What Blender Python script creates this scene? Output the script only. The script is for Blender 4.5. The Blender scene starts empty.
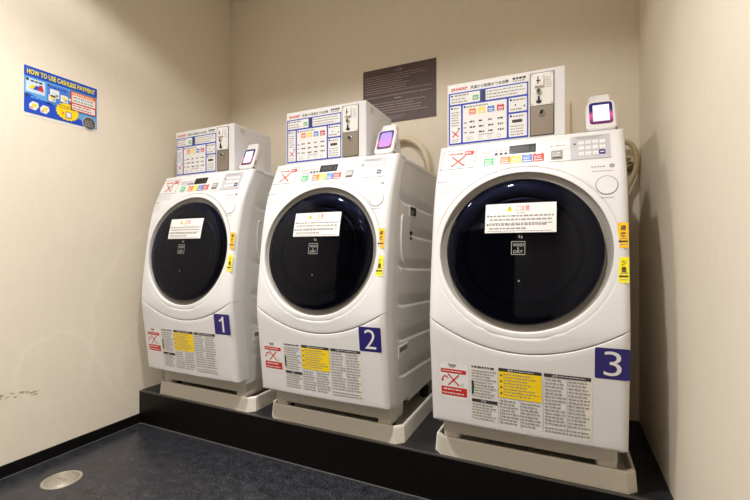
import bpy, bmesh, math, random
from mathutils import Vector, Matrix
C = bpy.context.scene.collection
random.seed(7)

# ------------------------------------------------------------------ materials
def lin(c):
    return tuple(((v/255)/12.92 if v/255 <= .04045 else ((v/255+.055)/1.055)**2.4) for v in c)
def mat(name, rgb, rough=.5, metal=0, spec=.5, coat=0, emit=None, es=0):
    m = bpy.data.materials.new(name); m.use_nodes = True
    b = m.node_tree.nodes['Principled BSDF']
    b.inputs['Base Color'].default_value = (*lin(rgb), 1)
    b.inputs['Roughness'].default_value = rough
    b.inputs['Metallic'].default_value = metal
    b.inputs['Specular IOR Level'].default_value = spec
    b.inputs['Coat Weight'].default_value = coat
    if emit:
        b.inputs['Emission Color'].default_value = (*lin(emit), 1)
        b.inputs['Emission Strength'].default_value = es
    return m
def nodes(m): return m.node_tree.nodes, m.node_tree.links, m.node_tree.nodes['Principled BSDF']

WHITE = mat('white_plastic', (219, 219, 220), .3)
PANEL = mat('panel_white', (219, 218, 218), .4)
STEEL = mat('painted_steel', (212, 210, 207), .42)
BASE = mat('base_plastic', (206, 200, 189), .5)
TRAY = mat('tray_plastic', (222, 216, 204), .45)
RING = mat('ring_grey', (156, 150, 143), .45)
BLACK = mat('black_plastic', (14, 14, 15), .45)
DARK = mat('dark_gap', (10, 9, 9), .7)
GASKET = mat('gasket_rubber', (26, 27, 36), .5)
DRUM = mat('drum_dark', (9, 9, 12), .35)
SHEET = mat('sheet_white', (226, 225, 224), .5)
LABEL = mat('label_cream', (221, 217, 208), .5)
INK = mat('ink_dark', (52, 50, 50), .6)
INKG = mat('ink_grey', (146, 143, 139), .6)
INKL = mat('ink_pale', (168, 165, 163), .6)
RED = mat('print_red', (196, 42, 36), .5)
ORANGE = mat('print_orange', (232, 120, 40), .5)
YEL = mat('print_yellow', (245, 210, 20), .5)
YELO = mat('print_amber', (245, 192, 6), .5)
YELL = mat('print_lemon', (246, 232, 20), .5)
BLUE = mat('print_blue', (40, 66, 178), .45)
NAVY = mat('plate_navy', (36, 29, 108), .45)
SKYB = mat('print_sky', (96, 160, 222), .5)
PALEB = mat('print_pale_blue', (196, 218, 240), .5)
MIDB = mat('print_mid_blue', (70, 120, 205), .5)
ROYAL = mat('print_royal', (20, 72, 190), .5)
GREEN = mat('print_green', (66, 178, 112), .5)
BADGE = mat('badge_brown', (88, 82, 80), .5)
PINK = mat('print_pink', (228, 130, 120), .5)
DGREEN = mat('print_dark_green', (30, 70, 48), .5)
CONSOLE = mat('console_grey', (203, 202, 206), .4)
KEYPAD = mat('keypad_grey', (186, 185, 190), .4)
KEY = mat('key_white', (230, 230, 231), .4)
LCD = mat('lcd_dark', (26, 24, 27), .25)
COINM = mat('coin_metal', (150, 140, 128), .42, .75)
COINP = mat('coin_plate', (226, 224, 220), .35)
CHROME = mat('chrome', (190, 188, 184), .2, 1)
HOSE = mat('hose_cream', (222, 208, 180), .5)
HOSED = mat('hose_beige', (196, 178, 140), .55)
BRASS = mat('tap_metal', (170, 160, 140), .35, .8)
SIGNB = mat('sign_brown', (84, 66, 66), .5)
SIGNT = mat('sign_text', (170, 156, 152), .6)
BBOARD = mat('baseboard_black', (6, 5, 5), .6, spec=.2)
RISER = mat('riser_black', (6, 5, 4), .42, spec=.25)
NOSE = mat('nosing', (58, 54, 52), .3)
CAULK = mat('caulk_grey', (92, 90, 90), .6)
DRAIN = mat('drain_metal', (160, 152, 138), .45, .4)
TERM = mat('terminal_white', (226, 223, 222), .35)
CEIL = mat('ceiling_white', (216, 208, 196), .8)
SOCK = mat('recess_grey', (120, 114, 108), .6)

def wall_mat(name, rgb, scuff=False):
    m = mat(name, rgb, .75, spec=.25); N, L, b = nodes(m)
    tc = N.new('ShaderNodeTexCoord')
    mp = N.new('ShaderNodeMapping'); mp.inputs['Scale'].default_value = (1, 1, .3)
    L.new(tc.outputs['Object'], mp.inputs[0])
    n1 = N.new('ShaderNodeTexNoise'); n1.inputs['Scale'].default_value = 38; n1.inputs['Detail'].default_value = 4
    L.new(mp.outputs[0], n1.inputs['Vector'])
    n2 = N.new('ShaderNodeTexNoise'); n2.inputs['Scale'].default_value = 420; n2.inputs['Detail'].default_value = 2
    L.new(tc.outputs['Object'], n2.inputs['Vector'])
    r = N.new('ShaderNodeValToRGB')
    c = lin(rgb)
    r.color_ramp.elements[0].position = .3; r.color_ramp.elements[1].position = .7
    r.color_ramp.elements[0].color = (*[v*.985 for v in c], 1); r.color_ramp.elements[1].color = (*[min(1, v*1.012) for v in c], 1)
    L.new(n1.outputs['Fac'], r.inputs[0]); col = r.outputs[0]
    bp = N.new('ShaderNodeBump'); bp.inputs['Strength'].default_value = .01; bp.inputs['Distance'].default_value = .002
    L.new(n2.outputs['Fac'], bp.inputs['Height']); L.new(bp.outputs[0], b.inputs['Normal'])
    def math_(op, a, v=None, w=None):
        x = N.new('ShaderNodeMath'); x.operation = op
        for i, q in enumerate((a, v, w)):
            if q is None: continue
            if isinstance(q, (int, float)): x.inputs[i].default_value = q
            else: L.new(q, x.inputs[i])
        return x.outputs[0]
    def mix(col, rgb2, fac):
        x = N.new('ShaderNodeMix'); x.data_type = 'RGBA'
        L.new(fac, x.inputs['Factor']); L.new(col, x.inputs['A']); x.inputs['B'].default_value = (*lin(rgb2), 1)
        return x.outputs['Result']
    if scuff:
        sp = N.new('ShaderNodeSeparateXYZ'); L.new(tc.outputs['Object'], sp.inputs[0])
        y, z = sp.outputs['Y'], sp.outputs['Z']
        n3 = N.new('ShaderNodeTexNoise'); n3.inputs['Scale'].default_value = 9; n3.inputs['Detail'].default_value = 3
        L.new(tc.outputs['Object'], n3.inputs['Vector'])
        def ring(cy, cz, rad, wd, st, ky=1.0):
            dy = math_('MULTIPLY', math_('SUBTRACT', y, cy), ky); dz = math_('SUBTRACT', z, cz)
            d = math_('SQRT', math_('ADD', math_('MULTIPLY', dy, dy), math_('MULTIPLY', dz, dz)))
            d = math_('ADD', d, math_('MULTIPLY', math_('SUBTRACT', n3.outputs['Fac'], .5), .10))
            e = math_('SUBTRACT', 1, math_('DIVIDE', math_('ABSOLUTE', math_('SUBTRACT', d, rad)), wd))
            e = math_('MAXIMUM', e, 0)
            return math_('MULTIPLY', math_('MULTIPLY', e, st), n3.outputs['Fac'])
        f = math_('ADD', ring(1.05, .40, .15, .02, .35), math_('ADD', ring(1.75, .55, .55, .02, .4), ring(1.55, .34, .22, .02, .4)))
        col = mix(col, (245, 240, 230), math_('MINIMUM', f, 1))
        # scraped patch with its own ragged outline
        mp4 = N.new('ShaderNodeMapping'); mp4.inputs['Scale'].default_value = (1, 30, 90)
        L.new(tc.outputs['Object'], mp4.inputs[0])
        n4 = N.new('ShaderNodeTexNoise'); n4.inputs['Scale'].default_value = 1.6; n4.inputs['Detail'].default_value = 3
        L.new(mp4.outputs[0], n4.inputs['Vector'])
        zz = math_('ADD', math_('SUBTRACT', z, .318), math_('MULTIPLY', math_('SUBTRACT', y, .92), .14))
        bx = math_('MULTIPLY', math_('LESS_THAN', math_('ABSOLUTE', math_('SUBTRACT', y, .91)), .075),
                   math_('LESS_THAN', math_('ABSOLUTE', zz), .012))
        pk = math_('MULTIPLY', bx, math_('GREATER_THAN', n4.outputs['Fac'], .53))
        col = mix(col, (148, 128, 100), math_('MULTIPLY', pk, .8))
    L.new(col, b.inputs['Base Color'])
    return m
WALLC = (228, 218, 201)
WALL = wall_mat('beige_wallpaper', WALLC)
WALLS = wall_mat('beige_wallpaper_scuffed', WALLC, True)

def mottled(name, a, bcol, scale, rough):
    m = mat(name, a, rough, spec=.5); N, L, b = nodes(m)
    tc = N.new('ShaderNodeTexCoord')
    n = N.new('ShaderNodeTexNoise'); n.inputs['Scale'].default_value = scale; n.inputs['Detail'].default_value = 8; n.inputs['Roughness'].default_value = .72
    n2 = N.new('ShaderNodeTexNoise'); n2.inputs['Scale'].default_value = scale*6; n2.inputs['Detail'].default_value = 5
    L.new(tc.outputs['Object'], n.inputs['Vector']); L.new(tc.outputs['Object'], n2.inputs['Vector'])
    ad = N.new('ShaderNodeMath'); ad.operation = 'MULTIPLY_ADD'; ad.inputs[1].default_value = .75
    L.new(n2.outputs['Fac'], ad.inputs[0])
    h = N.new('ShaderNodeMath'); h.operation = 'MULTIPLY'; h.inputs[1].default_value = .6
    L.new(n.outputs['Fac'], h.inputs[0]); L.new(h.outputs[0], ad.inputs[2])
    r = N.new('ShaderNodeValToRGB')
    r.color_ramp.elements[0].position = .52; r.color_ramp.elements[1].position = .86
    r.color_ramp.elements[0].color = (*lin(a), 1); r.color_ramp.elements[1].color = (*lin(bcol), 1)
    L.new(ad.outputs[0], r.inputs[0]); L.new(r.outputs[0], b.inputs['Base Color'])
    bp = N.new('ShaderNodeBump'); bp.inputs['Strength'].default_value = .08; bp.inputs['Distance'].default_value = .002
    L.new(n2.outputs['Fac'], bp.inputs['Height']); L.new(bp.outputs[0], b.inputs['Normal'])
    return m
FLOOR = mottled('floor_vinyl', (5, 6, 8), (60, 61, 68), 24, .27)
DECK = mottled('deck_vinyl', (6, 6, 8), (44, 44, 48), 26, .5)

def glass_mat():
    m = bpy.data.materials.new('smoked_glass'); m.use_nodes = True
    N, L = m.node_tree.nodes, m.node_tree.links; N.clear()
    o = N.new('ShaderNodeOutputMaterial'); mx = N.new('ShaderNodeMixShader')
    t = N.new('ShaderNodeBsdfTransparent'); t.inputs[0].default_value = (.24, .26, .42, 1)
    g = N.new('ShaderNodeBsdfGlossy'); g.inputs['Roughness'].default_value = .04; g.inputs[0].default_value = (.5, .53, .68, 1)
    f = N.new('ShaderNodeFresnel'); f.inputs[0].default_value = 1.38
    L.new(f.outputs[0], mx.inputs[0]); L.new(t.outputs[0], mx.inputs[1]); L.new(g.outputs[0], mx.inputs[2])
    L.new(mx.outputs[0], o.inputs[0])
    return m
GLASS = glass_mat()

def screen_mat(name, top, midc, es):
    m = mat(name, (8, 8, 10), .3); N, L, b = nodes(m)
    tc = N.new('ShaderNodeTexCoord'); sp = N.new('ShaderNodeSeparateXYZ'); L.new(tc.outputs['Generated'], sp.inputs[0])
    r = N.new('ShaderNodeValToRGB'); L.new(sp.outputs['Z'], r.inputs[0])
    e = r.color_ramp.elements
    e[0].position = 0; e[0].color = (*lin(midc), 1); e[1].position = 1; e[1].color = (*lin(top), 1)
    if name == 'screen_border':
        e[0].color = (*lin((52, 22, 66)), 1); q = e.new(.16); q.color = (*lin((150, 50, 110)), 1); q = e.new(.4); q.color = (*lin(midc), 1); q = e.new(.62); q.color = (*lin(top), 1)
    L.new(r.outputs[0], b.inputs['Emission Color']); b.inputs['Emission Strength'].default_value = es
    return m
BEZEL = screen_mat('screen_border', (34, 26, 96), (226, 90, 160), .75)
SCR_WHITE = screen_mat('screen_white', (236, 232, 250), (222, 236, 246), .95)
SCR_LILAC = screen_mat('screen_lilac', (176, 150, 245), (205, 140, 235), .85)
LAMP = mat('lamp_lens', (255, 245, 230), .5, emit=(255, 240, 215), es=6)

# ------------------------------------------------------------------ mesh helpers
class MB:
    def __init__(s): s.v = []; s.f = []; s.m = []; s.sm = []; s.mats = []
    def mi(s, m):
        if m not in s.mats: s.mats.append(m)
        return s.mats.index(m)
    def add(s, vs, fs, m, smooth=False):
        o = len(s.v); s.v += [tuple(p) for p in vs]; k = s.mi(m)
        for f in fs: s.f.append(tuple(i+o for i in f)); s.m.append(k); s.sm.append(smooth)
    def bm(s, b, m, smooth=False):
        b.verts.ensure_lookup_table(); b.verts.index_update()
        s.add([v.co for v in b.verts], [[v.index for v in f.verts] for f in b.faces], m, smooth); b.free()
    def box(s, x0, x1, y0, y1, z0, z1, m, r=0, seg=2, smooth=None):
        b = bmesh.new(); bmesh.ops.create_cube(b, size=1)
        for v in b.verts: v.co = Vector((x0+(v.co.x+.5)*(x1-x0), y0+(v.co.y+.5)*(y1-y0), z0+(v.co.z+.5)*(z1-z0)))
        if r: bmesh.ops.bevel(b, geom=b.edges[:], offset=r, segments=seg, affect='EDGES', profile=.5)
        s.bm(b, m, False)
    def tube(s, pts, r, m, n=12, cap=True):
        pts = [Vector(p) for p in pts]; R = []; up = None
        for i, p in enumerate(pts):
            t = (pts[min(i+1, len(pts)-1)]-pts[max(i-1, 0)]).normalized()
            if up is None: up = t.orthogonal().normalized()
            up = (up-t*up.dot(t)).normalized(); w = t.cross(up)
            rr = r(i/(len(pts)-1)) if callable(r) else r
            R.append([p+up*rr*math.cos(a*2*math.pi/n)+w*rr*math.sin(a*2*math.pi/n) for a in range(n)])
        vs = [q for ring in R for q in ring]; fs = []
        for i in range(len(pts)-1):
            for a in range(n):
                b2 = (a+1) % n; fs.append((i*n+a, i*n+b2, (i+1)*n+b2, (i+1)*n+a))
        s.add(vs, fs, m, True)
        if cap: s.add(R[0], [tuple(range(n))[::-1]], m); s.add(R[-1], [tuple(range(n))], m)
    def lathe(s, c, axis, prof, m, n=32, smooth=True):
        a = Vector(axis).normalized(); u = a.orthogonal().normalized(); w = a.cross(u); c = Vector(c); vs = []; fs = []
        for r, h in prof:
            for k in range(n):
                t = 2*math.pi*k/n; vs.append(c+a*h+u*r*math.cos(t)+w*r*math.sin(t))
        for i in range(len(prof)-1):
            for k in range(n):
                k2 = (k+1) % n; fs.append((i*n+k, i*n+k2, (i+1)*n+k2, (i+1)*n+k))
        s.add(vs, fs, m, smooth)
        if prof[-1][0] > 1e-5: s.add([vs[(len(prof)-1)*n+k] for k in range(n)], [tuple(range(n))], m)
        if prof[0][0] > 1e-5: s.add([vs[k] for k in range(n)], [tuple(range(n))[::-1]], m)
    def prism(s, poly, x0, x1, m, bev=0):   # poly in (y,z), extruded along x
        b = bmesh.new(); n = len(poly)
        A = [b.verts.new((x0, y, z)) for y, z in poly]; B = [b.verts.new((x1, y, z)) for y, z in poly]
        b.faces.new(A[::-1]); b.faces.new(B)
        for i in range(n): b.faces.new((A[i], A[(i+1) % n], B[(i+1) % n], B[i]))
        bmesh.ops.recalc_face_normals(b, faces=b.faces[:])
        if bev: bmesh.ops.bevel(b, geom=b.edges[:], offset=bev, segments=2, affect='EDGES', profile=.5)
        s.bm(b, m)
    def xform(s, fn): s.v = [tuple(fn(Vector(p))) for p in s.v]
    def build(s, name, parent=None, org=(0, 0, 0), fix=False):
        me = bpy.data.meshes.new(name)
        me.from_pydata([(p[0]-org[0], p[1]-org[1], p[2]-org[2]) for p in s.v], [], s.f)
        for m in s.mats: me.materials.append(m)
        me.polygons.foreach_set('material_index', s.m); me.polygons.foreach_set('use_smooth', s.sm)
        me.update()
        if fix:
            b = bmesh.new(); b.from_mesh(me); bmesh.ops.recalc_face_normals(b, faces=b.faces[:]); b.to_mesh(me); b.free()
        o = bpy.data.objects.new(name, me); C.objects.link(o)
        if parent: o.parent = parent
        return o

def spline(pts, n=10):
    P = [Vector(p) for p in pts]; out = []
    for i in range(len(P)-1):
        p0, p1, p2, p3 = P[max(i-1, 0)], P[i], P[i+1], P[min(i+2, len(P)-1)]
        for k in range(n):
            t = k/n
            out.append(.5*((2*p1)+(p2-p0)*t+(2*p0-5*p1+4*p2-p3)*t*t+(3*p1-p0-3*p2+p3)*t**3))
    out.append(P[-1]); return out

_tc = {}
def text2d(s, bold=0, res=2):
    k = (s, bold, res)
    if k in _tc: return _tc[k]
    cu = bpy.data.curves.new('t', 'FONT'); cu.body = s; cu.size = 1; cu.resolution_u = res; cu.offset = bold; cu.fill_mode = 'FRONT'
    ob = bpy.data.objects.new('t', cu); C.objects.link(ob)
    dg = bpy.context.evaluated_depsgraph_get(); ev = ob.evaluated_get(dg); me = ev.to_mesh()
    vs = [(v.co.x, v.co.y) for v in me.vertices]; fs = [tuple(p.vertices) for p in me.polygons]
    ev.to_mesh_clear(); bpy.data.objects.remove(ob); bpy.data.curves.remove(cu)
    if not vs: vs = [(0, 0), (1, 0), (1, 1)]; fs = []
    x0 = min(v[0] for v in vs); x1 = max(v[0] for v in vs); y0 = min(v[1] for v in vs); y1 = max(v[1] for v in vs)
    _tc[k] = (vs, fs, x0, x1, y0, y1); return _tc[k]

class Dec(MB):
    """flat print laid on a surface: 2-D shapes (x, z) on stacked layers"""
    STEP = .0005
    def __init__(s, surf): super().__init__(); s.surf = surf
    def h(s, l): return .0006+l*s.STEP
    def quad(s, x0, z0, x1, z1, m, l=0, g=.03):
        nx = max(1, int(abs(x1-x0)/g+.999)); nz = max(1, int(abs(z1-z0)/g+.999)); vs = []; fs = []
        for j in range(nz+1):
            for i in range(nx+1): vs.append(s.surf(x0+(x1-x0)*i/nx, z0+(z1-z0)*j/nz, s.h(l)))
        for j in range(nz):
            for i in range(nx):
                a = j*(nx+1)+i; fs.append((a, a+1, a+nx+2, a+nx+1))
        s.add(vs, fs, m)
    def poly(s, pts, m, l=0): s.add([s.surf(x, z, s.h(l)) for x, z in pts], [tuple(range(len(pts)))], m)
    def rquad(s, x0, z0, x1, z1, r, m, l=0):
        pts = []
        for cx, cz, a0 in ((x1-r, z1-r, 0), (x0+r, z1-r, 90), (x0+r, z0+r, 180), (x1-r, z0+r, 270)):
            for k in range(5):
                a = math.radians(a0+k*22.5); pts.append((cx+r*math.cos(a), cz+r*math.sin(a)))
        s.poly(pts, m, l)
    def disc(s, x, z, r, m, l=0, n=28, rz=None): s.poly([(x+r*math.cos(2*math.pi*k/n), z+(rz or r)*math.sin(2*math.pi*k/n)) for k in range(n)], m, l)
    def ringd(s, x, z, r0, r1, m, l=0, n=36):
        vs = []
        for k in range(n):
            a = 2*math.pi*k/n
            for r in (r0, r1): vs.append(s.surf(x+r*math.cos(a), z+r*math.sin(a), s.h(l)))
        s.add(vs, [(2*k, 2*k+1, (2*k+3) % (2*n), (2*k+2) % (2*n)) for k in range(n)], m)
    def frame(s, x0, z0, x1, z1, w, m, l=0):
        s.quad(x0, z0, x1, z0+w, m, l); s.quad(x0, z1-w, x1, z1, m, l)
        s.quad(x0, z0+w, x0+w, z1-w, m, l); s.quad(x1-w, z0+w, x1, z1-w, m, l)
    def seg(s, x0, z0, x1, z1, w, m, l=0):
        d = Vector((x1-x0, z1-z0)).normalized(); n = Vector((-d.y, d.x))*w/2
        s.poly([(x0+n.x, z0+n.y), (x0-n.x, z0-n.y), (x1-n.x, z1-n.y), (x1+n.x, z1+n.y)], m, l)
    def text(s, t, x0, z0, x1, z1, m, l=0, bold=0, keep=None, res=2):
        """text stretched into the box; keep='l'/'c' keeps the letter proportions"""
        vs, fs, a0, a1, b0, b1 = text2d(t, bold, res)
        sx = (x1-x0)/(a1-a0); sz = (z1-z0)/(b1-b0); ox = 0
        if keep:
            w = (a1-a0)*sz*(1 if (a1-a0)*sz <= abs(x1-x0) else abs(x1-x0)/((a1-a0)*sz))
            sx = w/(a1-a0)*(1 if x1 > x0 else -1)
            ox = 0 if keep == 'l' else ((x1-x0)-sx*(a1-a0))/2
        s.add([s.surf(x0+ox+(v[0]-a0)*sx, z0+(v[1]-b0)*sz, s.h(l)) for v in vs], fs, m)
    def lines(s, x0, z0, x1, z1, n, m, l=0, fill=.42, seed=1, cut=.25):
        """rows of small unreadable print"""
        rd = random.Random(seed); p = (z1-z0)/n; sg = 1 if x1 > x0 else -1
        for k in range(n):
            zc = z1-(k+.5)*p; x = x0; end = x1-sg*abs(x1-x0)*cut*rd.random()
            while (end-x)*sg > p*.3:
                w = min(abs(end-x), p*(.35+.9*rd.random()))
                s.quad(x, zc-p*fill/2, x+sg*w, zc+p*fill/2, m, l, 9)
                x += sg*(w+p*.24)

def empty(name, loc, label=None, cat=None, group=None):
    o = bpy.data.objects.new(name, None); C.objects.link(o); o.location = loc; o.empty_display_size = .1
    tag(o, label, cat, group); return o
def tag(o, label=None, cat=None, group=None, kind=None):
    if label: o['label'] = label
    if cat: o['category'] = cat
    if group: o['group'] = group
    if kind: o['kind'] = kind
    return o
def copy_tree(o, parent=None, skip=()):
    c = o.copy(); C.objects.link(c)
    if parent: c.parent = parent
    for ch in list(o.children):
        if ch.name.split('.')[0] not in skip: copy_tree(ch, c, skip)
    return c

# ------------------------------------------------------------------ the setting
XL, XR, YB, YF, ZC = -2.056, .2986, 2.094, -1.15, 2.595
ZP, YP = .1727, 1.4405
T = .1
def struct(name, boxes, m, extra=None):
    b = MB()
    for q in boxes: b.box(*q, m)
    return tag(b.build(name), kind='structure')
struct('floor', [(XL-T, XR+T, YF-T, YB+T, -T, 0)], FLOOR)
struct('ceiling', [(XL-T, XR+T, YF-T, YB+T, ZC, ZC+T)], CEIL)
struct('wall_left', [(XL-T, XL, YF-T, YB+T, 0, ZC)], WALLS)
struct('wall_right', [(XR, XR+T, YF-T, YB+T, 0, ZC)], WALL)
struct('wall_back', [(XL, XR, YB, YB+T, 0, ZC)], WALL)
struct('wall_front', [(XL, XL+.2, YF-T, YF, 0, ZC), (-.45, XR, YF-T, YF, 0, ZC), (XL+.2, -.45, YF-T, YF, 2.2, ZC)], WALL)
b = MB(); b.box(XL, XR, YP+.012, YB, 0, ZP-.003, RISER); b.box(XL, XR, YP, YP+.012, 0, ZP-.002, RISER)
b.box(XL, XR, YP+.012, YB, ZP-.003, ZP, DECK); b.box(XL, XR, YP-.001, YP+.012, ZP-.006, ZP+.0006, NOSE, .0022)
tag(b.build('trim_1'), kind='structure', label='low black plinth the three washers stand on')
b = MB(); b.box(XL, XL+.008, YF, YP, 0, .051, BBOARD, .002); tag(b.build('baseboard_left'), kind='structure')
b = MB(); b.box(XL+.008, XR, YP-.003, YP, 0, .003, CAULK); b.box(XL+.008, XL+.0105, YF, YP-.003, 0, .002, CAULK)
tag(b.build('trim_2'), kind='structure')

# ------------------------------------------------------------------ washing machine
ZPR = [.30, .327, .372, .52, .60, .66, .70, .77, .845, .93, 1.04, 1.13, 1.165, 1.21, 1.27, 1.30]
YPR = [1.395, 1.392, 1.387, 1.369, 1.359, 1.3525, 1.3525, 1.3575, 1.3665, 1.3775, 1.395, 1.4165, 1.429, 1.449, 1.478, 1.493]
def yf(z):
    if z <= ZPR[0]: return YPR[0]
    if z >= ZPR[-1]: return YPR[-1]+(z-ZPR[-1])*.5
    for i in range(len(ZPR)-1):
        if z <= ZPR[i+1]:
            # smooth (Catmull) interpolation
            t = (z-ZPR[i])/(ZPR[i+1]-ZPR[i])
            def sl(j):
                a, c = max(j-1, 0), min(j+1, len(ZPR)-1); return (YPR[c]-YPR[a])/(ZPR[c]-ZPR[a])
            h = ZPR[i+1]-ZPR[i]; m0, m1 = sl(i)*h, sl(i+1)*h
            return (2*t**3-3*t**2+1)*YPR[i]+(t**3-2*t**2+t)*m0+(-2*t**3+3*t**2)*YPR[i+1]+(t**3-t**2)*m1
BU = .008
def bulge(x): return BU*max(0, 1-(2*x/.6-1)**2)
def S(x, z, h): return (x, yf(z)-bulge(x)-h, z)
ORG = (.3, 1.74, .183)
X = [-1.9283, -1.192, -.4254]
def arc(x): return .592+.098*((x-.3)/.3)**2
ZTOP = 1.306

CX, CZ, KZ = .298, .9192, .988
def well(x, z):
    r = math.hypot(x-CX, (z-CZ)/KZ); t = min(1, max(0, (.277-r)/.014)); return .035*t*t*(3-2*t)
def shell(zlo, zhi, nz, bottom, top, dish=False):
    """front moulding wrapped round the corners; rows run from zlo(x) to zhi(x)"""
    R = .024; D = .08; cols = []
    for yo in (D, .055, R): cols.append((0, yo))
    for k in range(1, 6):
        a = math.radians(90*k/6); cols.append((R-R*math.cos(a), R-R*math.sin(a)))
    for k in range(71): cols.append((R+(.6-2*R)*k/70, 0))
    n = len(cols)
    cols += [(.6-x, yo) for x, yo in cols[:8][::-1]]
    rows = []   # (z offset mode)
    g = []
    for x, yo in cols:
        a, c = zlo(x), zhi(x); col = []
        for dz, dy in bottom: col.append((a+dz, dy))
        z0 = a+bottom[-1][0]; z1 = c-top[0][0]
        for k in range(1, nz): col.append((z0+(z1-z0)*k/nz, 0))
        for dz, dy in top: col.append((c-dz, dy))
        g.append([(x, yf(z)-bulge(x)+max(yo, min(dy, D))+(well(x, z) if dish else 0), z) for z, dy in col])
    m = len(g[0]); vs = [p for col in g for p in col]; fs = []
    for i in range(len(g)-1):
        for j in range(m-1): fs.append((i*m+j, (i+1)*m+j, (i+1)*m+j+1, i*m+j+1))
    return vs, fs

def make_washer():
    w = empty('washing_machine', (X[0]+ORG[0], ORG[1], ORG[2]))
    P = lambda b, n, fix=False, par=None: b.build(n, par or w, ORG, fix)
    # lower front panel
    b = MB(); vs, fs = shell(lambda x: .323, lambda x: arc(x)-.0007, 16,
        [(0, .075), (0, .006), (.0015, .0025), (.004, .0006), (.009, 0)], [(.004, 0), (.0012, .0008), (0, .006)])
    b.add(vs, fs, PANEL, True); lower = P(b, 'lower_panel')
    # upper front panel with the arc-shaped lower edge
    b = MB(); vs, fs = shell(lambda x: arc(x)+.0007, lambda x: ZTOP, 64,
        [(0, .006), (.0012, .0006), (.004, -.0016), (.016, -.002), (.03, 0)], [(.007, 0), (.002, .004), (0, .012), (0, .05)], True)
    b.add(vs, fs, WHITE, True); upper = P(b, 'upper_panel')
    # cabinet
    b = MB(); zs = [.30, .45, .6, .7, .85, 1.0, 1.1, 1.2, 1.285]
    poly = [(yf(z)+.05, z) for z in zs]+[(2.03, 1.298), (2.03, .285), (yf(.3)+.22, .285), (yf(.3)+.205, .30)]
    poly[8] = (1.53, 1.298)
    b.prism(poly, .0085, .5915, STEEL)
    RIBS = [(1.12, 1.50), (.985, 1.63), (.852, 1.485), (.70, 1.48), (.56, 1.48), (.415, 1.49)]
    def dent(y, z):
        d = 0
        for zr, ya in RIBS:
            if y < ya or y > 1.97: continue
            q = (y-ya)/.07; zc = zr-.02*(y-ya)/.4+(.026*(1-q)**2 if q < 1 else 0)
            m_ = min(1, (y-ya)/.03, (1.97-y)/.03); t = z-zc
            if 0 <= t < .046: d = max(d, m_*.0065*(1-t/.046)**1.3)
            elif -.009 < t < 0: d = max(d, m_*.0065*(1+t/.009))
        return d
    ny, nz = 44, 230
    for sx, xx in ((-1, .002), (1, .598)):
        vs = []; fs = []
        for j in range(nz+1):
            z = .285+j*(1.297-.285)/nz
            ya = yf(max(z, .3))+.055; yb = 2.029
            for i in range(ny+1):
                y = ya+(yb-ya)*i/ny; vs.append((xx-sx*dent(y, z), y, z))
        for j in range(nz):
            if True:
                for i in range(ny):
                    a = j*(ny+1)+i; q = (a, a+1, a+ny+2, a+ny+1); fs.append(q if sx > 0 else q[::-1])
        keep = [f for f in fs if not (min(vs[k][2] for k in f) < .30 and min(vs[k][1] for k in f) < yf(.3)+.2)]
        b.add(vs, keep, STEEL, True)
        n_ = ny+1
        back = [vs[j*n_+ny] for j in range(nz+1)]; b.add(back+[((.0085 if sx < 0 else .5915), p[1], p[2]) for p in back], [(j, j+1, nz+2+j, nz+1+j) for j in range(nz)], STEEL)
        topr = vs[-n_:]; b.add(topr+[((.0085 if sx < 0 else .5915), p[1], p[2]) for p in topr], [(k, k+1, n_+k+1, n_+k) for k in range(ny)], STEEL)
    cab = P(b, 'cabinet')
    b = MB(); b.box(0, .6, 1.51, 2.035, ZTOP-.022, ZTOP, WHITE, .007, 3); top = P(b, 'top_cover')
    # side service vent and grip recess, hook clip
    b = MB(); b.box(.594, .601, 1.622, 1.712, 1.06, 1.112, STEEL, .003); b.box(.599, .6018, 1.632, 1.702, 1.068, 1.104, DARK); b.box(.6, .6022, 1.64, 1.665, 1.072, 1.09, SOCK); P(b, 'service_socket', par=cab)
    b = MB(); b.box(.595, .6005, 1.496, 1.605, .488, .538, STEEL, .003); b.box(.599, .6012, 1.507, 1.592, .512, .530, SOCK); P(b, 'grip_recess', par=cab)
    b = MB(); b.tube(spline([(.597, 1.56, 1.06), (.600, 1.535, 1.05), (.600, 1.525, .95), (.600, 1.54, .875), (.597, 1.565, .865)], 6), .004, STEEL, 8)
    b.box(.596, .603, 1.632, 1.65, .985, 1.0, DARK); b.box(.596, .603, 1.632, 1.645, .965, .975, DARK); P(b, 'cord_clip', par=cab)
    # base
    b = MB(); b.box(.022, .578, 1.471, 1.61, .250, .335, BASE, .005)
    b.box(.03, .57, 1.60, 2.02, .262, .30, DARK)
    for x0 in (.022, .518):
        b.box(x0, x0+.06, 1.4712, 1.61, .226, .262, BASE, .012, 4)
    base = P(b, 'base')
    for x0 in (.05, .55):
        for y0 in (1.53, 1.98):
            b = MB(); b.lathe((x0, y0, .183), (0, 0, 1), [(.022, 0), (.022, .05), (.014, .055), (.014, .09)], BLACK, 20); P(b, 'foot')
    # ---- door
    def dome(h0, h1, r0): return lambda x, z: h0+h1*max(0, 1-(((x-CX)**2+((z-CZ)/KZ)**2)/r0**2))
    def ringmesh(prof, m, bb, n=72, center=False):
        vs = []; fs = []
        for r, h in prof:
            for k in range(n):
                a = 2*math.pi*k/n; x = CX+r*math.cos(a); z = CZ+r*math.sin(a)*KZ; vs.append(S(x, z, h))
        for i in range(len(prof)-1):
            for k in range(n):
                k2 = (k+1) % n; fs.append((i*n+k, i*n+k2, (i+1)*n+k2, (i+1)*n+k))
        if center:
            o = len(vs); vs.append(S(CX, CZ, prof[-1][1])); i = len(prof)-1
            for k in range(n): fs.append((i*n+k, i*n+(k+1) % n, o))
        bb.add(vs, fs, m, True)
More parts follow.
